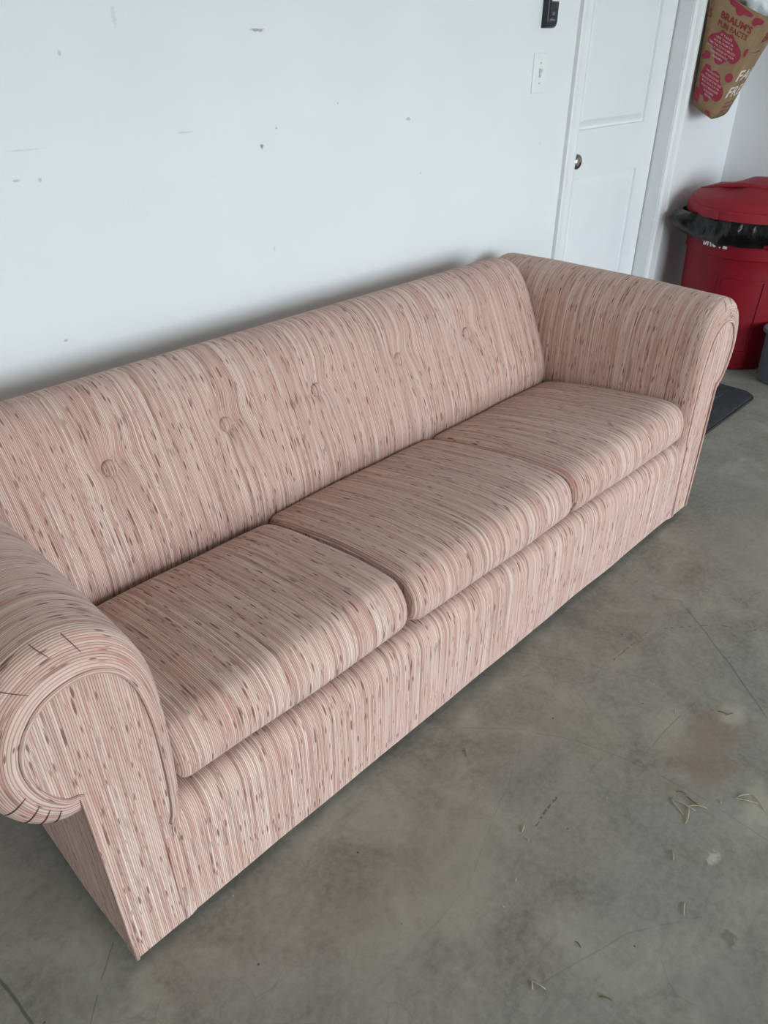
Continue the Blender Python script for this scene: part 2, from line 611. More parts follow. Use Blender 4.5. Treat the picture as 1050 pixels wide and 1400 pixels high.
P_ARM = [(0, .018), (0, .10), (0, .20), (0, .30), (0, .40), (0, .4225)]
Q_ARM = [(.003, .018), (.003, .10), (.003, .20), (.003, .30), (.003, .40), (.003, .4235)]
P_SCR = [(-.004, .4225), (-.035, .428), (-.07, .456), (-.097, .508), (-.108, .57), (-.100, .635), (-.073, .692), (-.028, .730), (.028, .745), (.083, .731), (.124, .692), (.148, .632), (.157, .55), (.1565, .45), (.153, .35), (.150, .297)]
Q_SCR = [(.003, .470), (-.018, .479), (-.038, .509), (-.050, .548), (-.051, .59), (-.037, .630), (-.009, .662), (.028, .676), (.066, .672), (.098, .648), (.118, .606), (.128, .546), (.1315, .475), (.131, .39), (.127, .315), (.119, .289)]
P_END = [(.150, .02)]
Q_END = [(.103, .018)]
KS = 6
Pc = [Vector((a, b, 0)) for a, b in P_ARM] + [p for p in catmull([(a, b, 0) for a, b in P_SCR], KS)] + [Vector((a, b, 0)) for a, b in P_END]
Qc = [Vector((a, b, 0)) for a, b in Q_ARM] + [p for p in catmull([(a, b, 0) for a, b in Q_SCR], KS)] + [Vector((a, b, 0)) for a, b in Q_END]
NB = len(P_ARM)
ARC = arc_s(Pc)
RY = 0.040          # depth of the rounded front edge


def band_pt(i, tt, lift=0.0):
    """point on the rounded front of the arm, tt 0 (side) .. 1 (panel edge)"""
    a = tt * PI / 2
    # super-elliptic so the band stays full before tucking into the piping
    cx, sy = max(0.0, math.cos(a)) ** 0.8, math.sin(a) ** 0.8
    p = Qc[i] + (Pc[i] - Qc[i]) * cx
    return Vector((p.x, YF + RY - RY * sy - lift, p.y))


def make_arm(mirror):
    X = (lambda x: LEN - x) if mirror else (lambda x: x)
    rows, uvs = [], []
    ys = [YB, YB - .004, YB - .012, YB - .024, YB - .040] + [YB - .040 + (YF + RY - YB + .040) * k / 14 for k in range(1, 15)]
    for k, y in enumerate(ys):
        r = []
        for i, p in enumerate(Pc):
            # slight hand-made unevenness of the stuffing
            w = 0.0025 * noise.noise(Vector((p.x * 9, y * 5, p.y * 9 + (5 if mirror else 0))))
            # arm sinks a touch toward both ends of its length
            sag = 0.006 * ((y - (-0.5)) / 0.4) ** 2 if p.y > .5 else 0
            e = min(1.0, (YB - y) / .040)
            rr = 0.16 * (1 - math.sqrt(max(0.0, 1 - (1 - e) ** 2))) if p.y > .42 else 0.0
            qx, qz = p.x + (.05 - p.x) * rr, p.y + (.56 - p.y) * rr
            r.append((X(qx + w), y, qz + w - sag * max(0, (p.y - .5) / .245)))
        rows.append(r)
        uvs.append([(y + (0.37 if mirror else 0), ARC[i]) for i in range(len(Pc))])
    for q in range(1, 9):
        tt = q / 8
        r, u = [], []
        for i in range(len(Pc)):
            p = band_pt(i, tt)
            sag = 0.006 * ((p.y + 0.5) / 0.4) ** 2 * max(0, (p.z - .5) / .245) * (1 - tt)
            r.append((X(p.x), p.y, p.z - sag))
            u.append((YF + RY - tt * 0.065 + (0.37 if mirror else 0), ARC[i]))
        rows.append(r)
        uvs.append(u)
    v, f = grid(rows)
    uv = [x for r in uvs for x in r]
    if mirror: f = [tuple(reversed(q)) for q in f]
    f = [tuple(reversed(q)) for q in f]
    # rear cap
    n0 = len(v)
    f.append(tuple(range(len(Pc))) if not mirror else tuple(reversed(range(len(Pc)))))
    arm = mk('arm', v, f, FAB, sofa, smooth=True, uvs=uv, recalc=True, autosmooth=55)
    # front panel
    yp = YF + .002
    scr = Qc[NB:-1]                       # scroll outline, neck .. inner foot of the scroll
    fv, ff = [], []
    right = [p for p in scr if p.x > .10 and p.y <= .475] + [Qc[-1]]
    split = next(i for i, p in enumerate(scr) if p.x > .10 and p.y <= .475)
    for p in right:                       # lower part: strips from the straight outer edge across
        for g in range(6):
            zl = .470 - (.470 - .018) * (right[0].y - p.y) / (right[0].y - .018)
            fv.append((X(.003 + (p.x - .003) * g / 5), yp, zl + (p.y - zl) * g / 5))
    for j in range(len(right) - 1):
        for g in range(5):
            ff.append((j * 6 + g, j * 6 + g + 1, (j + 1) * 6 + g + 1, (j + 1) * 6 + g))
    base = len(fv)
    fv.append((X(.045), yp - .003, .575))
    ring = scr[:split + 1]
    for p in ring: fv.append((X(p.x), yp, p.y))
    for j in range(len(ring) - 1): ff.append((base, base + 1 + j, base + 2 + j))
    ff.append((base, base + len(ring), 5, 4, 3, 2, 1, 0))
    fp = mk('front_panel', fv, ff, FAB, arm, uvs=[(a[0] * 1.0 + .21, a[2]) for a in fv], recalc=True)
    # piping around the panel
    path = [(X(p.x), YF - .0005, max(p.y, .022)) for p in (Qc if mirror else Qc[:-1])]
    tv, tf, tu = tube(path, .0042, 6)
    mk('piping', tv, tf, FAB, arm, smooth=True, uvs=tu)
    # dark tubes standing in for the shade in the pleats around the scroll
    idx = [1.1, 1.7, 2.2, 2.9, 5.6, 6.5, 7.6, 8.3]
    for kk, s in enumerate(idx):
        i = NB + int(round(s * KS))
        t0, t1 = (0.30, 0.86) if s < 4 else (0.12 + 0.1 * (kk % 2), 0.55 + 0.12 * (kk % 3))
        pts = []
        for q in range(7):
            tt = t0 + (t1 - t0) * q / 6
            p = band_pt(i, tt, 0.0003)
            pts.append((X(p.x), p.y, p.z - (0.0035 * (1 - tt) if p.z > .6 else 0)))
        rad = [0.0003 + (0.0011 if s < 4 else 0.0004) * math.sin(PI * (q + .6) / 7.2) for q in range(7)]
        tv, tf, tu = tube(pts, .001, 5, radii=rad)
        mk('pleat_shade', tv, tf, CREASE_SHADE, arm, smooth=True)
    return arm


make_arm(False)
make_arm(True)

# ---- front rail
RX0, RX1 = 0.101, LEN - 0.101
RP = [(YF + .003, .021), (YF + .001, .06), (YF, .12), (YF, .19), (YF + .001, .245), (YF + .005, .268), (YF + .014, .287), (YF + .028, .298), (YF + .05, .302), (YF + .11, .301), (YF + .13, .29)]
RPc = catmull([(a, b, 0) for a, b in RP], 3)
ra = arc_s(RPc)
rows, uv = [], []
NX = 60
for k in range(NX + 1):
    x = RX0 + (RX1 - RX0) * k / NX
    rows.append([(x, p.x + .002 * noise.noise(Vector((x * 6, p.y * 6, 2))), p.y + (0.004 * noise.noise(Vector((x * 4, 1, 7))) if p.y < .05 else 0)) for p in RPc])
    uv += [(x + .05, s) for s in ra]
v, f = grid(rows)
n = len(RPc)
f.append(tuple(range(n)))
f.append(tuple(NX * n + k for k in range(n))[::-1])
mk('front_rail', v, f, FAB, sofa, smooth=True, uvs=uv, recalc=True, autosmooth=50)

# ---- hidden frame: deck under the cushions and dust cover
v = [(.12, YF + .10, .03), (LEN - .12, YF + .10, .03), (LEN - .12, -.12, .03), (.12, -.12, .03),
     (.12, YF + .10, .285), (LEN - .12, YF + .10, .285), (LEN - .12, -.12, .215), (.12, -.12, .215)]
mk('seat_deck', v, BOXF, DECK, sofa)
for gx in (.05, LEN - .05):
    for gy in (YF + .12, YB - .08):
        v, f = lathe([(0, 0), (.022, 0), (.024, .004), (.020, .022), (0, .022)], (gx, gy, 0), 16)
        mk('glide', v, f, GLIDE, sofa, smooth=True, recalc=True)

# ---- backrest
BPROF = [(-.300, .20), (-.372, .30), (-.398, .36), (-.402, .42), (-.388, .48), (-.362, .545), (-.334, .61), (-.306, .67), (-.276, .716), (-.238, .750), (-.190, .765), (-.140, .753), (-.105, .722), (-.088, .66), (-.080, .55), (YB, .40), (YB, .20), (YB, .03)]
Bc = catmull([(a, b, 0) for a, b in BPROF], 6)
ba = arc_s(Bc)
NBp = len(Bc)
BTN_X = [0.402, 0.700, 0.985, 1.295, 1.600]
BTN_Z = 0.622
btn_i = min(range(40), key=lambda i: abs(Bc[i].y - BTN_Z) + (0 if Bc[i].x < -.25 else 9))
bn_s = ba[btn_i]
core = Vector((-.24, .55, 0))
rows, uv = [], []
BX0, BX1 = 0.135, LEN - 0.135
xs = []
NBX = 220
for k in range(NBX + 1):
    xs.append(BX0 + (BX1 - BX0) * k / NBX)
normals = []
for i in range(NBp):
    a, b = Bc[max(0, i - 1)], Bc[min(NBp - 1, i + 1)]
    t_ = (b - a).normalized()
    normals.append(Vector((-t_.y, t_.x, 0)))       # outward (toward -y on the front)
for x in xs:
    e = min(x - BX0, BX1 - x)
    er = 0.075
    ins = 0.0 if e > er else 0.055 * (1 - math.sqrt(max(0, 1 - (1 - e / er) ** 2)))
    r, u = [], []
    for i, p in enumerate(Bc):
        nr = normals[i]
        q = p - nr * ins
        front = 1.0 if p.x < -.2 and i < NBp * .6 else 0.0
        puff = 0.006 * noise.noise(Vector((x * 3.0, ba[i] * 4.0, 3.3))) * front
        uu = x
        dim = 0.0
        for bx in BTN_X:
            dx, ds = x - bx, ba[i] - bn_s
            r2 = (dx / .060) ** 2 + (ds / .075) ** 2
            if r2 < 12 and front:
                dim += 0.018 * math.exp(-r2) + 0.010 * math.exp(-((dx / .018) ** 2 + (ds / .018) ** 2))
                # gathered cloth: the stripes bend toward each button
                uu += 0.35 * dx * math.exp(-((dx / .05) ** 2 + (ds / .055) ** 2)) + .007 * math.exp(-((dx / .06) ** 2 + (ds / .06) ** 2)) * math.sin(ds * 40)
        q = q + nr * (puff - dim)
        r.append((x, q.x, q.y))
        u.append((uu, ba[i]))
    rows.append(r)
    uv += u
v, f = grid(rows)
f.append(tuple(range(NBp)))
f.append(tuple(NBX * NBp + k for k in range(NBp))[::-1])
back = mk('backrest', v, f, FAB, sofa, smooth=True, uvs=uv, recalc=True, autosmooth=60)
nb = normals[btn_i]
for bx in BTN_X:
    c0 = Bc[btn_i] - nb * 0.0235
    v, f, uu = [], [], []
    prof = [(.0175, -.004), (.0185, .002), (.0175, .0065), (.013, .0100), (.007, .0118), (0.0005, .0122)]
    ax = Vector((0, nb.x, nb.y))
    tz = Vector((0, -nb.y, nb.x)) * -1
    for rr, hh in prof:
        for k in range(24):
            a = 2 * PI * k / 24
            pt = Vector((bx, c0.x, c0.y)) + Vector((1, 0, 0)) * (rr * math.cos(a)) + tz * (rr * math.sin(a)) + ax * hh
            v.append(pt)
            uu.append((bx + rr * math.cos(a), bn_s + rr * math.sin(a)))
    for i in range(len(prof) - 1):
        for k in range(24):
            f.append((i * 24 + k, i * 24 + (k + 1) % 24, (i + 1) * 24 + (k + 1) % 24, (i + 1) * 24 + k))
    f.append(tuple((len(prof) - 1) * 24 + k for k in range(24)))
    mk('button', v, f, FAB, back, smooth=True, uvs=uu, recalc=True)


# ---- loose seat cushions
def cushion(x0, x1, label, seed, dz=0.0, dyf=0.0, rear=-.385):
    # section loop (y, z), from rear bottom along the top to the front and back underneath
    S = [(rear, .240), (rear - .004, .30), (rear - .008, .352), (rear - .03, .380), (-.50, .402), (-.60, .420), (-.70, .434), (-.79, .441), (-.848, .440), (-.882 + dyf, .428), (-.902 + dyf, .402), (-.909 + dyf, .370), (-.906 + dyf, .344), (-.898 + dyf, .329)]
    top = catmull([(a, b + dz, 0) for a, b in S], 5)
    bot = [Vector((-.88 + dyf, .322, 0)), Vector((-.80, .313, 0)), Vector((-.70, .290, 0)), Vector((-.55, .268, 0)), Vector((rear - .02, .238, 0))]
    loop = top + bot
    s = arc_s(loop)
    n = len(loop)
    cen = Vector((-.63, .355, 0))
    t = empty('seat_cushion', ((x0 + x1) / 2, -.63, .25))
    tag(t, label, 'cushion', 'loose seat cushions of the sofa')
    nrm = []
    for i in range(n):
        a, b = loop[(i - 1) % n], loop[(i + 1) % n]
        d = (b - a).normalized()
        nrm.append(Vector((-d.y, d.x, 0)))
    # make sure normals point out
    if nrm[20].y < 0: nrm = [-q for q in nrm]
    rows, uv = [], []
    K = 40
    er, w = 0.026, x1 - x0
    us = [0.5 - 0.5 * math.cos(PI * k / K) for k in range(K + 1)]
    us = [0.35 * k / K + 0.65 * q for k, q in zip(range(K + 1), us)]
    for g in us:
        x = x0 + w * g
        e = min(x - x0, x1 - x)
        ins = 0.0 if e > er else 0.016 * (1 - math.sqrt(max(0, 1 - (1 - e / er) ** 2)))
        crown = 0.006 * math.sin(PI * g) ** 0.7
        for i, p in enumerate(loop):
            q = p - nrm[i] * ins
            if i < len(top):
                up = max(0, nrm[i].y) + 0.7 * max(0, -nrm[i].x)
                q = q + nrm[i] * (crown * up + 0.006 * noise.noise(Vector((x * 4, q.x * 4, seed))) * up)
            rows.append((x, q.x, q.y))
            uv.append((x + seed * .137, s[i]))
    v = rows
    f = []
    for k in range(K):
        for i in range(n):
            f.append((k * n + i, k * n + (i + 1) % n, (k + 1) * n + (i + 1) % n, (k + 1) * n + i))
    # uv seam at the closing edge is underneath, out of sight
    mk('cover', v, f, FAB, t, smooth=True, uvs=uv, recalc=True, autosmooth=60)
    for side in (0, K):
        pts = [v[side * n + i] for i in range(n)]
        xx = pts[0][0]
        sg = -1 if side == 0 else 1
        c = (xx + sg * .003, cen.x, cen.y)
        gv = pts + [c]
        gf = [(i, (i + 1) % n, n) for i in range(n)]
        mk('side_gusset', gv, gf, FAB, t, smooth=True, uvs=[(p[1] + .4, p[2]) for p in gv], recalc=True)
        tv, tf, tu = tube([(p[0] - sg * .003, p[1], p[2]) for p in pts], .0020, 5, closed=True)
        mk('seam_welt', tv, tf, FAB, t, smooth=True, uvs=tu)
    return t


cushion(0.160, 0.718, 'pink striped seat cushion beside the near scroll arm', 1.0, 0.000, dyf=.010, rear=-.40)
cushion(0.728, 1.330, 'pink striped middle seat cushion between two others', 2.0, 0.004)
cushion(1.340, 1.943, 'pink striped seat cushion against the far arm near the door', 3.0, 0.002)

# ================================================================== wall switch and door-opener control
PLATE = plain('white_switch_plastic', (0.84, 0.86, 0.85), 0.35, var=0.01)
sw = empty('light_switch', (2.31, -0.001, 1.28))
tag(sw, 'white toggle light switch plate on wall beside the door', 'switch')
x0, x1, z0, z1 = 2.2728, 2.347, 1.2199, 1.341
cx, cz = (x0 + x1) / 2, (z0 + z1) / 2
rings = []
for ins, d in ((0, 0), (0, .003), (.0015, .0045), (.005, .0058), (.009, .0062)):
    rings.append([(x0 + ins, -d, z0 + ins), (x1 - ins, -d, z0 + ins), (x1 - ins, -d, z1 - ins), (x0 + ins, -d, z1 - ins)])
v, f = grid(rings, close_v=True)
k = (len(rings) - 1) * 4
f.append((k, k + 1, k + 2, k + 3))
mk('plate', v, f, PLATE, sw, recalc=True)
SLOT = plain('switch_slot_grey', (0.45, 0.46, 0.46), 0.5)
box('toggle_slot', (cx - .006, -.0068, cz - .013), (cx + .006, -.006, cz + .013), SLOT, sw)
v = [(cx - .0045, -.006, cz - .004), (cx + .0045, -.006, cz - .004), (cx + .0045, -.006, cz + .010), (cx - .0045, -.006, cz + .010),
     (cx - .0035, -.018, cz + .008), (cx + .0035, -.018, cz + .008), (cx + .0035, -.016, cz + .014), (cx - .0035, -.016, cz + .014)]
mk('toggle', v, [(0, 3, 2, 1), (4, 5, 6, 7), (0, 1, 5, 4), (1, 2, 6, 5), (2, 3, 7, 6), (3, 0, 4, 7)], PLATE, sw, recalc=True)
for dz in (-.030, .030):
    v, f = lathe([(0, .0), (.0028, 0), (.0028, .0010), (.0015, .0015), (0, .0015)], (0, 0, 0), 12)
    v = [(cx + a, -.0060 - c, cz + dz + b) for a, b, c in v]
    s_ = mk('screw', v, f, SLOT, sw, smooth=True, recalc=True)

BLK = plain('black_control_plastic', (0.012, 0.014, 0.017), 0.35)
BLK2 = plain('dark_grey_control_face', (0.022, 0.026, 0.030), 0.30)
EDGE = plain('grey_bevel_plastic', (0.10, 0.11, 0.125), 0.3)
GREYP = plain('pale_grey_print', (0.42, 0.44, 0.46), 0.6)
WHITEP = plain('white_print', (0.78, 0.78, 0.76), 0.6)
op = empty('garage_opener_control', (2.328, -0.001, 1.48))
tag(op, 'black garage door opener wall control above the light switch', 'control')
ox0, ox1, oz0, oz1 = 2.299, 2.359, 1.410, 1.560
prof = [(-.000, oz0), (-.012, oz0 + .001), (-.0185, oz0 + .006), (-.0215, oz0 + .014), (-.0225, oz0 + .026), (-.0225, oz1 - .01), (-.019, oz1), (0, oz1)]
rows = [[(x, y, z) for y, z in prof] for x in (ox0, ox1)]
v, f = grid(rows)
n = len(prof)
f.append(tuple(range(n)))
f.append(tuple(n + k for k in range(n))[::-1])
mk('housing', v, f, BLK, op, recalc=True, bevel=.0018, smooth=True, autosmooth=35)
box('bevel_strip', (ox0 - .0004, -.0232, oz0 + .018), (ox0 + .004, -.0222, oz1 - .012), EDGE, op)
box('push_button', (ox0 + .010, -.0245, oz0 + .052), (ox1 - .006, -.0222, oz0 + .072), BLK2, op, bevel=.0008)
box('push_button', (ox0 + .010, -.0245, oz0 + .030), (ox1 - .006, -.0222, oz0 + .050), BLK2, op, bevel=.0008)
box('push_button', (ox0 + .010, -.0255, oz0 + .100), (ox1 - .006, -.0222, oz0 + .140), BLK2, op, bevel=.0008)
boxes('icon', [((ox0 + .024, -.0248, oz0 + .0365), (ox0 + .036, -.0244, oz0 + .0380)), ((ox0 + .024, -.0248, oz0 + .0425), (ox0 + .036, -.0244, oz0 + .0440)),
               ((ox0 + .024, -.0248, oz0 + .0365), (ox0 + .0255, -.0244, oz0 + .0440)), ((ox0 + .0345, -.0248, oz0 + .0365), (ox0 + .036, -.0244, oz0 + .0440)),
               ((ox0 + .0295, -.0248, oz0 + .0365), (ox0 + .0305, -.0244, oz0 + .0440))], GREYP, op)
stk = box('sticker', (ox0 + .016, -.0252, oz0 + .074), (ox1 - .006, -.0225, oz0 + .096), WHITEP, op)


# ------------------------------------------------------------------ lettering helper: text -> flat mesh points
def text_mesh(body, size=1.0, align='CENTER', bold=0.0, spacing=1.0):
    cu = bpy.data.curves.new('lettering', 'FONT')
    cu.body = body
    cu.size = size
    cu.align_x = align
    cu.align_y = 'CENTER'
    cu.resolution_u = 3
    cu.offset = bold
    cu.space_character = spacing
    ob = bpy.data.objects.new('lettering', cu)
    COL.objects.link(ob)
    dg = bpy.context.evaluated_depsgraph_get()
    me = bpy.data.meshes.new_from_object(ob.evaluated_get(dg))
    v = [tuple(q.co) for q in me.vertices]
    f = [tuple(p.vertices) for p in me.polygons]
    bpy.data.objects.remove(ob)
    bpy.data.meshes.remove(me)
    bpy.data.curves.remove(cu)
    xs = [q[0] for q in v]
    return v, f, (min(xs), max(xs))


def put_text(name, body, mapper, u, w, width, height, mat, parent, bold=0.0, slant=0.0):
    """fit text into a box centred at (u, w) on a surface given by mapper(u, w)"""
    v, f, (a, b) = text_mesh(body, 1.0, bold=bold)
    ys = [q[1] for q in v]
    yc, yh = (max(ys) + min(ys)) / 2, (max(ys) - min(ys))
    sx, sy = width / (b - a), height / yh
    xc = (a + b) / 2
    vv = [mapper(u + (q[0] - xc) * sx + slant * (q[1] - yc) * sy, w + (q[1] - yc) * sy) for q in v]
    return mk(name, vv, f, mat, parent)


put_text('maker_lettering', 'LiftMaster', lambda u, w: (u, -.0231, w), ox0 + .030, oz0 + .0235, .030, .0055, GREYP, op)
boxes('sticker_print', [((ox0 + .018 + k * .0065, -.0254, oz0 + .078), (ox0 + .018 + k * .0065 + w_, -.0250, oz0 + .078 + h_))
                        for k, (w_, h_) in enumerate(((.004, .006), (.005, .012), (.003, .004), (.0045, .009), (.003, .007)))], BLK, op)

# ================================================================== paper bag hung beside the door
KRAFT_T = NT('brown_kraft_paper')
kp = KRAFT_T.coord()
kn = KRAFT_T.noise(kp, 9, 4, 0.6)
kc = KRAFT_T.ramp(kn, [(0.3, (0.235, 0.155, 0.085)), (0.7, (0.310, 0.210, 0.122))])
KRAFT_T.bump(KRAFT_T.noise(kp, 14, 3, 0.6), 0.35, 0.006)
KRAFT = KRAFT_T.out(kc, 0.8, 0, 0.25)
REDP = plain('dark_red_ink', (0.285, 0.022, 0.05), 0.75, var=0.08)
REDT = plain('brick_red_ink', (0.22, 0.022, 0.026), 0.75, var=0.05)
PINKT = plain('pale_pink_ink', (0.60, 0.40, 0.40), 0.75, var=0.05)
CREAMP = plain('cream_ink', (0.72, 0.64, 0.55), 0.75, var=0.05)
bag = empty('paper_bag', (3.66, -0.12, 1.06))
tag(bag, 'brown paper grocery bag with dark red print hanging beside the door', 'bag')
# lower corners (gusset toward the door, broad side toward the room)
A = Vector((3.505, -0.022, 1.128))      # gusset bottom, wall side
B = Vector((3.515, -0.118, 1.074))      # gusset bottom, room side
Cc = Vector((3.800, -0.072, 1.093))     # broad side bottom, far end
Dd = Vector((3.800, -0.012, 1.125))
A2 = Vector((3.470, -0.028, 1.560))
B2 = Vector((3.560, -0.242, 1.452))
C2 = Vector((3.930, -0.175, 1.510))
D2 = Vector((3.900, -0.020, 1.580))


def bag_grid(p00, p10, p11, p01, nu, nv, bulge, seed):
    n = (p10 - p00).cross(p01 - p00).normalized()
    rows = []
    for j in range(nv + 1):
        r = []
        for i in range(nu + 1):
            u, w = i / nu, j / nv
            p = p00.lerp(p10, u).lerp(p01.lerp(p11, u), w)
            k = 4 * u * (1 - u)
            p = p + n * (bulge * k * (0.4 + .6 * w) + 0.004 * k * noise.noise(Vector((u * 3, w * 5, seed))))
            r.append(p)
        rows.append(r)
    return rows, n


def bag_mapper(p00, p10, p11, p01, bulge, seed, lift=0.0012):
    n = (p10 - p00).cross(p01 - p00).normalized()

    def m(u, w):
        p = p00.lerp(p10, u).lerp(p01.lerp(p11, u), w)
        k = 4 * u * (1 - u)
        return p + n * (bulge * k * (0.4 + .6 * w) + 0.004 * k * noise.noise(Vector((u * 3, w * 5, seed))) + lift)
    return m


faces_def = {'gusset_side': (A, B, B2, A2, .010, 1.0), 'broad_side': (B, Cc, C2, B2, .034, 2.0), 'far_gusset': (Cc, Dd, D2, C2, .006, 3.0), 'wall_side': (Dd, A, A2, D2, .0, 4.0)}
for nm, (a, b, c, d, bu, sd) in faces_def.items():
    rows, n_ = bag_grid(a, b, c, d, 8, 12, bu, sd)
    v, f = grid(rows)
    o = mk(nm, v, f, KRAFT, bag, smooth=True)
    md = o.modifiers.new('paper', 'SOLIDIFY')
    md.thickness = 0.0012
    md.offset = -1
mk('bag_bottom', [A, B, Cc, Dd], [(0, 3, 2, 1)], KRAFT, bag)
mg = bag_mapper(A, B, B2, A2, .010, 1.0)
mg2 = bag_mapper(A, B, B2, A2, .010, 1.0, 0.0026)
mb = bag_mapper(B, Cc, C2, B2, .034, 2.0)


def blotch(name, pts, mapper, mat, parent):
    sm = catmull([(a, b, 0) for a, b in pts], 5, closed=True)
    bm = bmesh.new()
    vs = [bm.verts.new((p.x, p.y, 0)) for p in sm]
    bm.faces.new(vs)
    bmesh.ops.triangulate(bm, faces=bm.faces)
    bmesh.ops.subdivide_edges(bm, edges=[e for e in bm.edges if e.calc_length() > .12], cuts=2)
    bmesh.ops.triangulate(bm, faces=bm.faces)
    bm.verts.index_update()
    v = [mapper(q.co.x, q.co.y) for q in bm.verts]
    f = [tuple(q.index for q in p.verts) for p in bm.faces]
    bm.free()
    return mk(name, v, f, mat, parent)


# gusset print (u 0..1 across, w 0..1 up)
b1 = [(.16, .56), (.10, .60), (.17, .655), (.32, .70), (.38, .735), (.50, .725), (.60, .742), (.68, .71), (.84, .665), (.92, .61), (.90, .555), (.80, .515), (.70, .525), (.62, .49), (.54, .455), (.42, .455), (.36, .49), (.34, .535), (.26, .55)]
b2 = [(.12, .22), (.10, .29), (.16, .36), (.22, .405), (.34, .405), (.40, .375), (.52, .395), (.66, .38), (.74, .33), (.90, .285), (.97, .225), (.90, .165), (.76, .155), (.66, .165), (.58, .115), (.46, .10), (.36, .135), (.22, .14)]
blotch('cow_spot', b1, mg, REDP, bag)
blotch('cow_spot', b2, mg, REDP, bag)
for pts in ([(.03, .45), (.08, .475), (.12, .505), (.24, .505), (.26, .465), (.19, .445), (.14, .435), (.09, .425)],
            [(.80, .40), (.84, .435), (.92, .445), (.99, .42), (.99, .385), (.92, .36), (.84, .37)],
            [(.94, .66), (.95, .69), (.99, .70), (1.0, .67), (1.0, .63), (.96, .63)],
            [(.02, .06), (.02, .15), (.08, .175), (.18, .16), (.24, .09), (.22, .04), (.12, .055)],
            [(.64, .02), (.66, .045), (.76, .05), (.82, .03), (.86, .005), (.74, .012)],
            [(.36, 1.0), (.38, .955), (.48, .95), (.52, .915), (.60, .905), (.66, .93), (.76, .935), (.80, .965), (.60, .985)],
            [(.84, .95), (.83, .905), (.88, .885), (.93, .91), (.99, .925), (1.0, .96), (.92, .965)]):
    blotch('cow_spot', pts, mg, REDP, bag)
put_text('title_lettering', "BRAUM'S", mg, .58, .845, .62, .062, REDT, bag, bold=.03)
put_text('subtitle_lettering', 'FUN FACTS', mg, .56, .772, .62, .048, REDT, bag, bold=.022)
L1 = ['IT TAKES', 'LESS THAN 36', 'HOURS FROM THE', 'TIME THE COW IS MILKED', 'UNTIL IT ARRIVES AT YOUR', 'NEIGHBORHOOD', "BRAUM'S"]
L2 = ['THE UNIQUE WAY', 'WE PRODUCE OUR', 'REDUCED FAT & FAT FREE', 'MILKS, RESULTS IN THE', 'PRODUCT BEING HIGHER', 'IN CALCIUM &', 'PROTEIN']
W1 = [.26, .40, .46, .66, .70, .46, .26]
W2 = [.42, .44, .68, .60, .62, .36, .24]
for k, (s_, w_) in enumerate(zip(L1, W1)):
    put_text('fact_lettering', s_, mg2, .50 - .01 * k, .694 - k * .0325, w_, .019, PINKT, bag, bold=.006)
for k, (s_, w_) in enumerate(zip(L2, W2)):
    put_text('fact_lettering', s_, mg2, .46 + .012 * k, .362 - k * .0335, w_, .020, PINKT, bag, bold=.006)
# broad side print, only its near edge is in the picture
put_text('title_lettering', "BRAUM'S", mb, .62, .80, .80, .10, REDT, bag, bold=.02)
put_text('subtitle_lettering', 'FARM', mb, .52, .435, .84, .110, CREAMP, bag, bold=.02)
put_text('subtitle_lettering', 'FRESH', mb, .52, .27, .90, .110, CREAMP, bag, bold=.02)
for k in range(3):
    put_text('small_lettering', ('NATURAL DAIRY FOODS', 'MADE FRESH DAILY', 'ON THE FARM')[k], mb, .48, .155 - k * .042, .6, .022, REDT, bag)
v, f, _u = tube([mb(.10, .665), mb(.22, .655), mb(.36, .665)], .0012, 5)
mk('print_rule', v, f, REDT, bag)
# strip of the wall-facing side that curls round the edge
put_text('edge_lettering', 'S', bag_mapper(A, B, B2, A2, .010, 1.0), .045, .80, .07, .07, REDT, bag)
v, f, _u = tube([mg(.015, .685), mg(.10, .670)], .0012, 5)
mk('print_rule', v, f, REDT, bag)
# plastic sack stuffed in the mouth of the bag
SACK_T = NT('thin_white_plastic')
SACK_T.b.inputs['Transmission Weight'].default_value = 0.15
SACK = SACK_T.out((0.74, 0.80, 0.80), 0.25, 0, 0.5)
rows = []
cen = Vector((3.73, -.13, 1.50))
for j in range(15):
    ph = PI * j / 14
    r = []
    for i in range(28):
        th = 2 * PI * i / 28
        d = Vector((math.sin(ph) * math.cos(th), math.sin(ph) * math.sin(th), math.cos(ph)))
        kk = 1 + 0.28 * noise.noise(d * 2.3 + Vector((4, 1, 2))) + 0.14 * noise.noise(d * 6)
        r.append(cen + Vector((d.x * .15, d.y * .085, d.z * .10)) * kk)
    rows.append(r)
v, f = grid(rows, close_v=True)
sack = mk('plastic_sack', v, f, SACK, None, loc=(3.73, -.13, 1.40), smooth=True)
tag(sack, 'crumpled pale plastic sack sticking out of the paper bag', 'plastic bag')
hk = empty('wall_hook', (3.70, -.001, 1.56))
tag(hk, 'small metal wall hook holding the paper bag', 'hook')
v, f, _u = tube([(3.70, -.004, 1.60), (3.70, -.010, 1.57), (3.70, -.018, 1.545), (3.70, -.030, 1.545), (3.70, -.034, 1.56)], .003, 8)
mk('hook_arm', v, f, KN, hk, smooth=True)
box('hook_plate', (3.685, -.004, 1.56), (3.715, 0.0, 1.63), KN, hk)

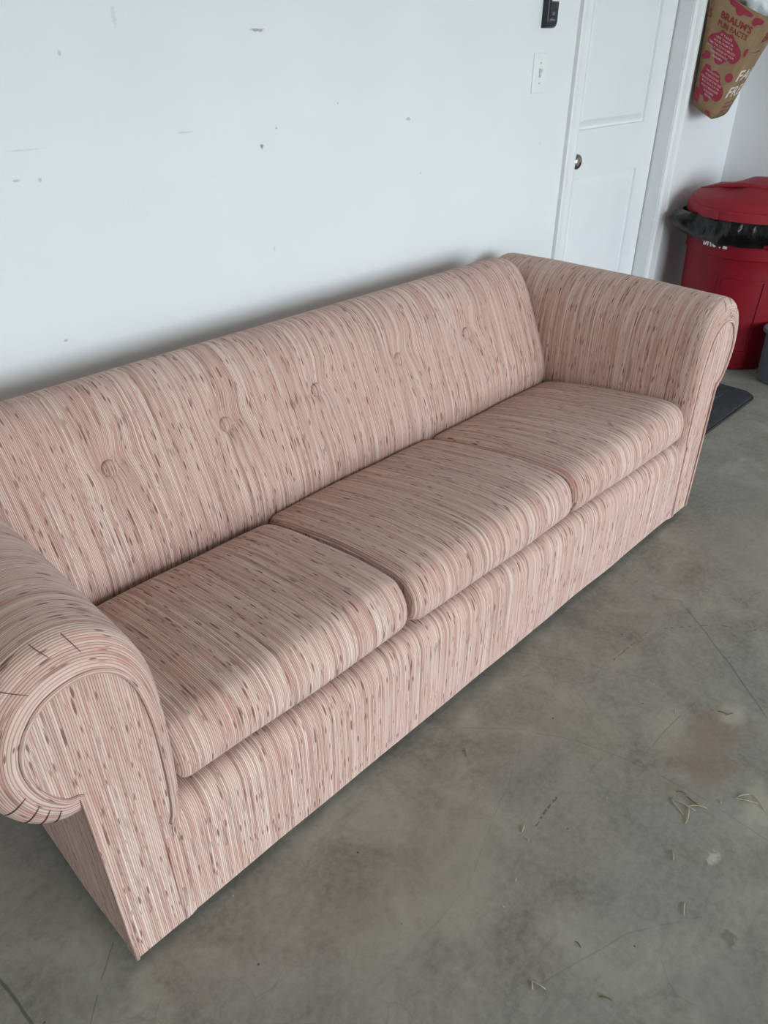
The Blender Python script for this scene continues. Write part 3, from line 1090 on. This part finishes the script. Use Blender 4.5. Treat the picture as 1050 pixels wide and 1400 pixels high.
# ================================================================== red round rubbish bin
RED_T = NT('red_bin_plastic')
rn = RED_T.noise(RED_T.coord(), 7, 4)
RED = RED_T.out(RED_T.ramp(rn, [(0.3, (0.185, 0.005, 0.013)), (0.7, (0.235, 0.007, 0.018))]), 0.5, 0, 0.22)
RED2_T = NT('faded_red_lid_plastic')
rn = RED2_T.noise(RED2_T.coord(), 9, 5, .65)
RED2 = RED2_T.out(RED2_T.ramp(rn, [(0.3, (0.265, 0.013, 0.026)), (0.7, (0.325, 0.022, 0.036))]), 0.55, 0, 0.25)
BINC = (3.690, -.352)
can = empty('rubbish_bin', (BINC[0], BINC[1], 0))
tag(can, 'large round red plastic rubbish bin in the corner by door', 'bin')
bp = [(0, .0), (.225, 0), (.243, .006), (.247, .02), (.252, .10), (.257, .20), (.2655, .35), (.2725, .47), (.2755, .522), (.277, .525), (.2815, .530), (.2825, .54), (.286, .60), (.2905, .665), (.298, .668), (.299, .69), (.291, .692), (.280, .66), (.262, .40), (.24, .03), (0, .03)]
v, f = lathe(bp, (BINC[0], BINC[1], 0), 72)
mk('body', v, f, RED, can, smooth=True, recalc=True, autosmooth=35)


def bin_r(z):
    for (r0, z0), (r1, z1) in zip(bp[3:], bp[4:]):
        if z0 <= z <= z1: return r0 + (r1 - r0) * (z - z0) / max(1e-6, z1 - z0)
    return bp[3][0]


def bin_pt(deg, z, lift):
    r = bin_r(z) + lift
    a = math.radians(deg)
    return (BINC[0] + r * math.cos(a), BINC[1] + r * math.sin(a), z)


# moulded frame of the side panel
def bin_patch(a0, a1, z0, z1, lift, na=10, nz=4):
    rows = []
    for j in range(nz + 1):
        rows.append([bin_pt(a0 + (a1 - a0) * i / na, z0 + (z1 - z0) * j / nz, lift) for i in range(na + 1)])
    v, f = grid(rows)
    m_ = len(v)
    # skirts back to the body
    ring = [i for i in range(na + 1)] + [(j * (na + 1) + na) for j in range(1, nz + 1)] + [nz * (na + 1) + i for i in range(na - 1, -1, -1)] + [j * (na + 1) for j in range(nz - 1, 0, -1)]
    v2 = []
    for q in ring:
        p = Vector(v[q])
        d = (Vector((BINC[0], BINC[1], p.z)) - p).normalized()
        v2.append(tuple(p + d * (lift + .004)))
    n0 = len(v)
    v += v2
    for i in range(len(ring)):
        a, b = ring[i], ring[(i + 1) % len(ring)]
        f.append((a, n0 + i, n0 + (i + 1) % len(ring), b))
    return v, f


for c0 in (180, 300, 60):
    for (a0, a1, z0, z1) in ((c0, c0 + 44, .432, .440), (c0, c0 + 1.6, .10, .432), (c0 + 42.4, c0 + 44, .10, .432), (c0, c0 + 44, .092, .10)):
        v, f = bin_patch(a0, a1, z0, z1, .0045)
        mk('panel_rib', v, f, RED, can, recalc=True)
# lettering under the liner
v, f, (a, b) = text_mesh('BRUTE', 1.0, bold=.03)
ys = [q[1] for q in v]
vv = []
for q in v:
    g = (q[0] - a) / (b - a)
    h = (q[1] - min(ys)) / (max(ys) - min(ys))
    vv.append(bin_pt(157 + 25 * g, .568 + .06 * h, .0012))
mk('lettering', vv, f, WHITEP, can)
# carry handles
for c0 in (45, 225):
    pts = [bin_pt(c0 - 12, .60, -.004), bin_pt(c0 - 12, .60, .035), bin_pt(c0 - 6, .61, .045), bin_pt(c0 + 6, .61, .045), bin_pt(c0 + 12, .60, .035), bin_pt(c0 + 12, .60, -.004)]
    v, f, _u = tube(catmull(pts, 4), .011, 8)
    mk('handle', v, f, RED, can, smooth=True)

# lid: lipped dome with a raised crescent grip
lp = [(.300, .694), (.312, .692), (.3125, .725), (.309, .732), (.302, .735), (.300, .745), (.296, .757), (.286, .766), (.255, .779), (.20, .799), (.14, .819), (.08, .832), (.03, .837), (.001, .838)]
v, f = lathe(lp, (BINC[0], BINC[1], 0), 96)
v2 = []
for p in v:
    d = Vector((p[0] - BINC[0], p[1] - BINC[1]))
    r = d.length
    a = math.degrees(math.atan2(d.y, d.x)) % 180
    z = p[2]
    # two sunken hand grips either side of a central bar
    if r < .25:
        rr = Matrix.Rotation(math.radians(-20), 2) @ d
        g = math.exp(-((abs(rr.y) - .115) / .05) ** 4) * math.exp(-((rr.x) / .16) ** 4)
        z -= .016 * g
    v2.append((p[0], p[1], z))
lid = mk('lid', v2, f, RED2, can, smooth=True, recalc=True, autosmooth=40)


def lid_z(x, y):
    r = math.hypot(x, y)
    for (r0, z0), (r1, z1) in zip(lp[7:], lp[8:]):
        if r1 <= r <= r0: return z0 + (z1 - z0) * (r0 - r) / (r0 - r1)
    return .838


pts = []
for k in range(25):
    a = math.radians(105 + (250 - 105) * k / 24)
    rr = .225 - .03 * math.cos(PI * (k / 12 - 1))
    x, y = rr * math.cos(a), rr * math.sin(a)
    x2, y2 = x * .80 + .02, y * .95 + .035
    pts.append((BINC[0] + x2, BINC[1] + y2, lid_z(x2, y2) - .002))
v, f, _u = tube(pts, .012, 8, radii=[.003 + .009 * math.sin(PI * min(1, max(0, k / 24))) ** .5 for k in range(25)])
mk('grip_ridge', v, f, RED2, lid, smooth=True)
for c0 in (168, 288, 48):
    rows = []
    for zz, ex in ((.692, .004), (.727, .004)):
        rows.append([(BINC[0] + (.3125 + e_) * math.cos(math.radians(c0 + g)), BINC[1] + (.3125 + e_) * math.sin(math.radians(c0 + g)), zz) for g, e_ in ((-2.2, -.002), (-2, ex + .002), (2, ex + .002), (2.2, -.002))])
    v, f = grid(rows)
    f += [(0, 1, 2, 3), (7, 6, 5, 4)]
    mk('catch_tab', v, f, RED2, lid, recalc=True)

# black liner folded over the rim
LINER_T = NT('black_liner_plastic')
ln = LINER_T.noise(LINER_T.coord(), 18, 3, 0.6, 0.6)
LINER_T.bump(ln, 0.7, 0.012)
LINER = LINER_T.out((0.004, 0.0042, 0.0045), 0.28, 0, 0.35)
rows = []
NA = 240
for i in range(NA):
    th = 2 * PI * i / NA
    deg = math.degrees(th)
    ca = Vector((math.cos(th), math.sin(th), 0))
    fl = math.exp(-((deg - 133) / 15.0) ** 2)          # loose corner pulled out toward the door
    fl2 = math.exp(-((deg - 250) / 14.0) ** 2)
    hem = .583 + .020 * noise.noise(ca * 2.1 + Vector((3, 7, 1))) + .012 * noise.noise(ca * 6 + Vector((1, 2, 5))) + .022 * fl - .035 * fl2
    r = []
    NJ = 18
    for j in range(NJ + 1):
        t_ = j / NJ
        z = .700 + (hem - .700) * t_
        wr = noise.noise(Vector((ca.x * 7, ca.y * 7, z * 9))) * .013 + noise.noise(Vector((ca.x * 15, ca.y * 15, z * 25 + 4))) * .011
        rad = .3035 + .016 * math.sin(PI * min(1, t_ * 1.1)) + wr * math.sin(PI * min(1, .15 + t_)) * 1.0
        rad += fl * .085 * math.sin(PI * min(1, .15 + t_ * .75)) + fl2 * .03 * t_
        rad = max(rad, bin_r(z) + .004)
        x_, y_ = BINC[0] + rad * ca.x, BINC[1] + rad * ca.y
        y_ = min(y_, -.012)
        x_ = min(x_, X_RIGHT - .012)
        r.append((x_, y_, z + fl * .012 * math.sin(PI * t_)))
    rows.append(r)
v, f = grid(rows, close_u=True)
ob = mk('bin_liner', v, f, LINER, None, loc=(BINC[0], BINC[1], .60), smooth=True)
tag(ob, 'crumpled black plastic liner folded over the red bin rim', 'bin liner')
md = ob.modifiers.new('film', 'SOLIDIFY')
md.thickness = .0015

# ================================================================== small grey waste bin
GREYB = plain('grey_bin_plastic', (0.085, 0.10, 0.115), 0.45, var=.08, scale=8)
gb = empty('waste_basket', (3.515, -.712, 0))
tag(gb, 'small grey plastic waste basket in front of the red bin', 'basket')
gp = [(0, .004), (.085, 0), (.098, .006), (.103, .02), (.106, .06), (.109, .12), (.111, .18), (.112, .225), (.114, .228), (.124, .232), (.130, .236), (.131, .244), (.126, .249), (.117, .247), (.109, .238), (.106, .18), (.099, .02), (0, .015)]
v, f = lathe(gp, (3.515, -.712, 0), 56)
mk('body', v, f, GREYB, gb, smooth=True, recalc=True, autosmooth=40)
v, f = lathe([(.107, .200), (.09, .205), (.05, .202), (0.001, .206)], (3.515, -.712, 0), 40)
v = [(a, b, c + .012 * noise.noise(Vector((a * 20, b * 20, 1)))) for a, b, c in v]
mk('bag_lining', v, f, plain('dark_blue_grey_bag', (0.05, 0.06, 0.08), 0.35), gb, smooth=True)

# ================================================================== door mat
MAT_T = NT('charcoal_mat_pile')
mn = MAT_T.noise(MAT_T.coord(), 220, 3, 0.7)
mn2 = MAT_T.noise(MAT_T.coord(), 26, 3, 0.6)
mc = MAT_T.ramp(mn, [(0.3, (0.022, 0.023, 0.026)), (0.7, (0.060, 0.062, 0.068))])
mc = MAT_T.mix(MAT_T.step(mn2, .5, .7, 0, .4), mc, (0.075, 0.078, 0.084))
MAT_T.bump(mn, 0.9, 0.004)
MATM = MAT_T.out(mc, 0.95, 0, 0.2)
RUB = plain('black_rubber_edge', (0.018, 0.019, 0.021), 0.6)


def rrect(x0, x1, y0, y1, r, k=6):
    out = []
    for cx_, cy_, a0 in ((x1 - r, y0 + r, -90), (x1 - r, y1 - r, 0), (x0 + r, y1 - r, 90), (x0 + r, y0 + r, 180)):
        for q in range(k + 1):
            a = math.radians(a0 + 90 * q / k)
            out.append((cx_ + r * math.cos(a), cy_ + r * math.sin(a)))
    return out


mt = empty('door_mat', (2.86, -.44, 0))
tag(mt, 'charcoal door mat lying on floor behind the far sofa arm', 'mat')


def slab(name, rect, r, zs, mat, parent):
    rows = []
    for ins, z in zs:
        rows.append([(a, b, z) for a, b in rrect(rect[0] + ins, rect[1] - ins, rect[2] + ins, rect[3] - ins, max(.004, r - ins))])
    v, f = grid(rows, close_v=True)
    m_ = len(rows[0])
    f.append(tuple(range(m_))[::-1])
    f.append(tuple((len(rows) - 1) * m_ + k for k in range(m_)))
    return mk(name, v, f, mat, parent, recalc=True, smooth=True, autosmooth=40)


slab('rubber_base', (2.42, 3.258, -.712, -.20), .065, [(0, 0), (0, .007), (.002, .009)], RUB, mt)
slab('pile_border', (2.428, 3.250, -.704, -.208), .060, [(0, .008), (0, .014), (.004, .017)], MATM, mt)
slab('pile_field', (2.50, 3.198, -.600, -.27), .012, [(0, .016), (.002, .0215), (.006, .0225)], MATM, mt)

# ================================================================== straw and crumbs on the concrete
STRAW = plain('dry_straw', (0.46, 0.39, 0.25), 0.8, var=.15, scale=60)
STRAWD = plain('brown_straw', (0.16, 0.105, 0.06), 0.85, var=.15, scale=60)
straws = [  # x, y, heading (deg), length, bend, dark
    (0.985, -1.452, 100, .055, .35, 0), (0.968, -1.468, 20, .050, .5, 0), (0.975, -1.445, 60, .045, -.5, 0), (1.000, -1.478, 130, .040, .9, 0), (1.012, -1.463, 80, .030, -.8, 1),
    (1.090, -1.545, 118, .055, .1, 0), (1.104, -1.565, 60, .040, .2, 0), (1.098, -1.535, 150, .030, .4, 0), (0.700, -1.241, 20, .020, .2, 0), (0.685, -1.264, 60, .008, .2, 0),
    (0.861, -1.491, 30, .024, .3, 0), (0.773, -1.558, 20, .026, -.3, 0), (0.469, -1.437, 105, .030, .15, 0), (0.462, -1.430, 40, .016, .2, 0), (0.532, -1.533, 120, .022, .6, 1),
    (1.296, -1.402, 110, .022, .4, 1), (1.305, -1.416, 150, .022, -.3, 1), (1.220, -1.317, 40, .012, .2, 0), (0.766, -1.032, 50, .024, .1, 1), (0.599, -1.296, 40, .010, .2, 0),
    (0.577, -1.450, 80, .014, .5, 1), (1.049, -1.506, 40, .008, .2, 0), (0.538, -1.311, 110, .007, .2, 0), (1.010, -1.436, 120, .022, 1.2, 1)]
CLUMP = 'thin pale straw stalk in the tangled clump beside the rusty floor stain'
EDGE_ = 'thin pale straw stalk in the loose cluster past the rusty floor stain'
FARB = 'short dark straw bit lying by the whitish patch above the rusty stain'
STRAW_LABEL = [CLUMP, CLUMP, CLUMP, CLUMP, 'short dark curled straw bit at the edge of the tangled straw clump',
               EDGE_, EDGE_, EDGE_, 'short pale straw bit below the dotted scratch on the floor', 'tiny pale straw crumb just under the dotted floor scratch',
               'lone pale straw stalk left of the white floor spot', 'pale straw stalk below the white floor spot, near the dark oil dot',
               'pale straw stalk at the near end of the long thin scratch', 'small pale straw bit touching the stalk at the scratch end',
               'curled dark straw bit nearest the bottom edge of the floor', FARB, FARB, 'tiny pale straw crumb on floor toward the sofa from the rusty stain',
               'short dark straw bit on floor close to the sofa front rail', 'tiny pale straw crumb on bare floor left of the dotted scratch',
               'curled dark straw bit beside the long thin scratch', 'tiny pale straw crumb between the tangled clump and the loose cluster',
               'smallest pale straw crumb, leftmost of all on the floor', 'strongly curled dark straw bit above the tangled straw clump']
for (x, y, hd, ln_, bend, dk_) in straws:
    pts, rad = [], []
    a = math.radians(hd) - bend / 2
    px, py = x - math.cos(math.radians(hd)) * ln_ / 2, y - math.sin(math.radians(hd)) * ln_ / 2
    for k in range(7):
        pts.append((px, py, .0013 + .0015 * math.sin(PI * k / 6)))
        rad.append(.0011 if 0 < k < 6 else .0006)
        px += math.cos(a) * ln_ / 6
        py += math.sin(a) * ln_ / 6
        a += bend / 6
    v, f, _u = tube(pts, .001, 5, radii=rad)
    o = mk('straw_stalk', v, f, STRAWD if dk_ else STRAW, None, loc=(x, y, 0), smooth=True)
    tag(o, STRAW_LABEL[straws.index((x, y, hd, ln_, bend, dk_))], 'straw', 'dry straw scattered on the floor')
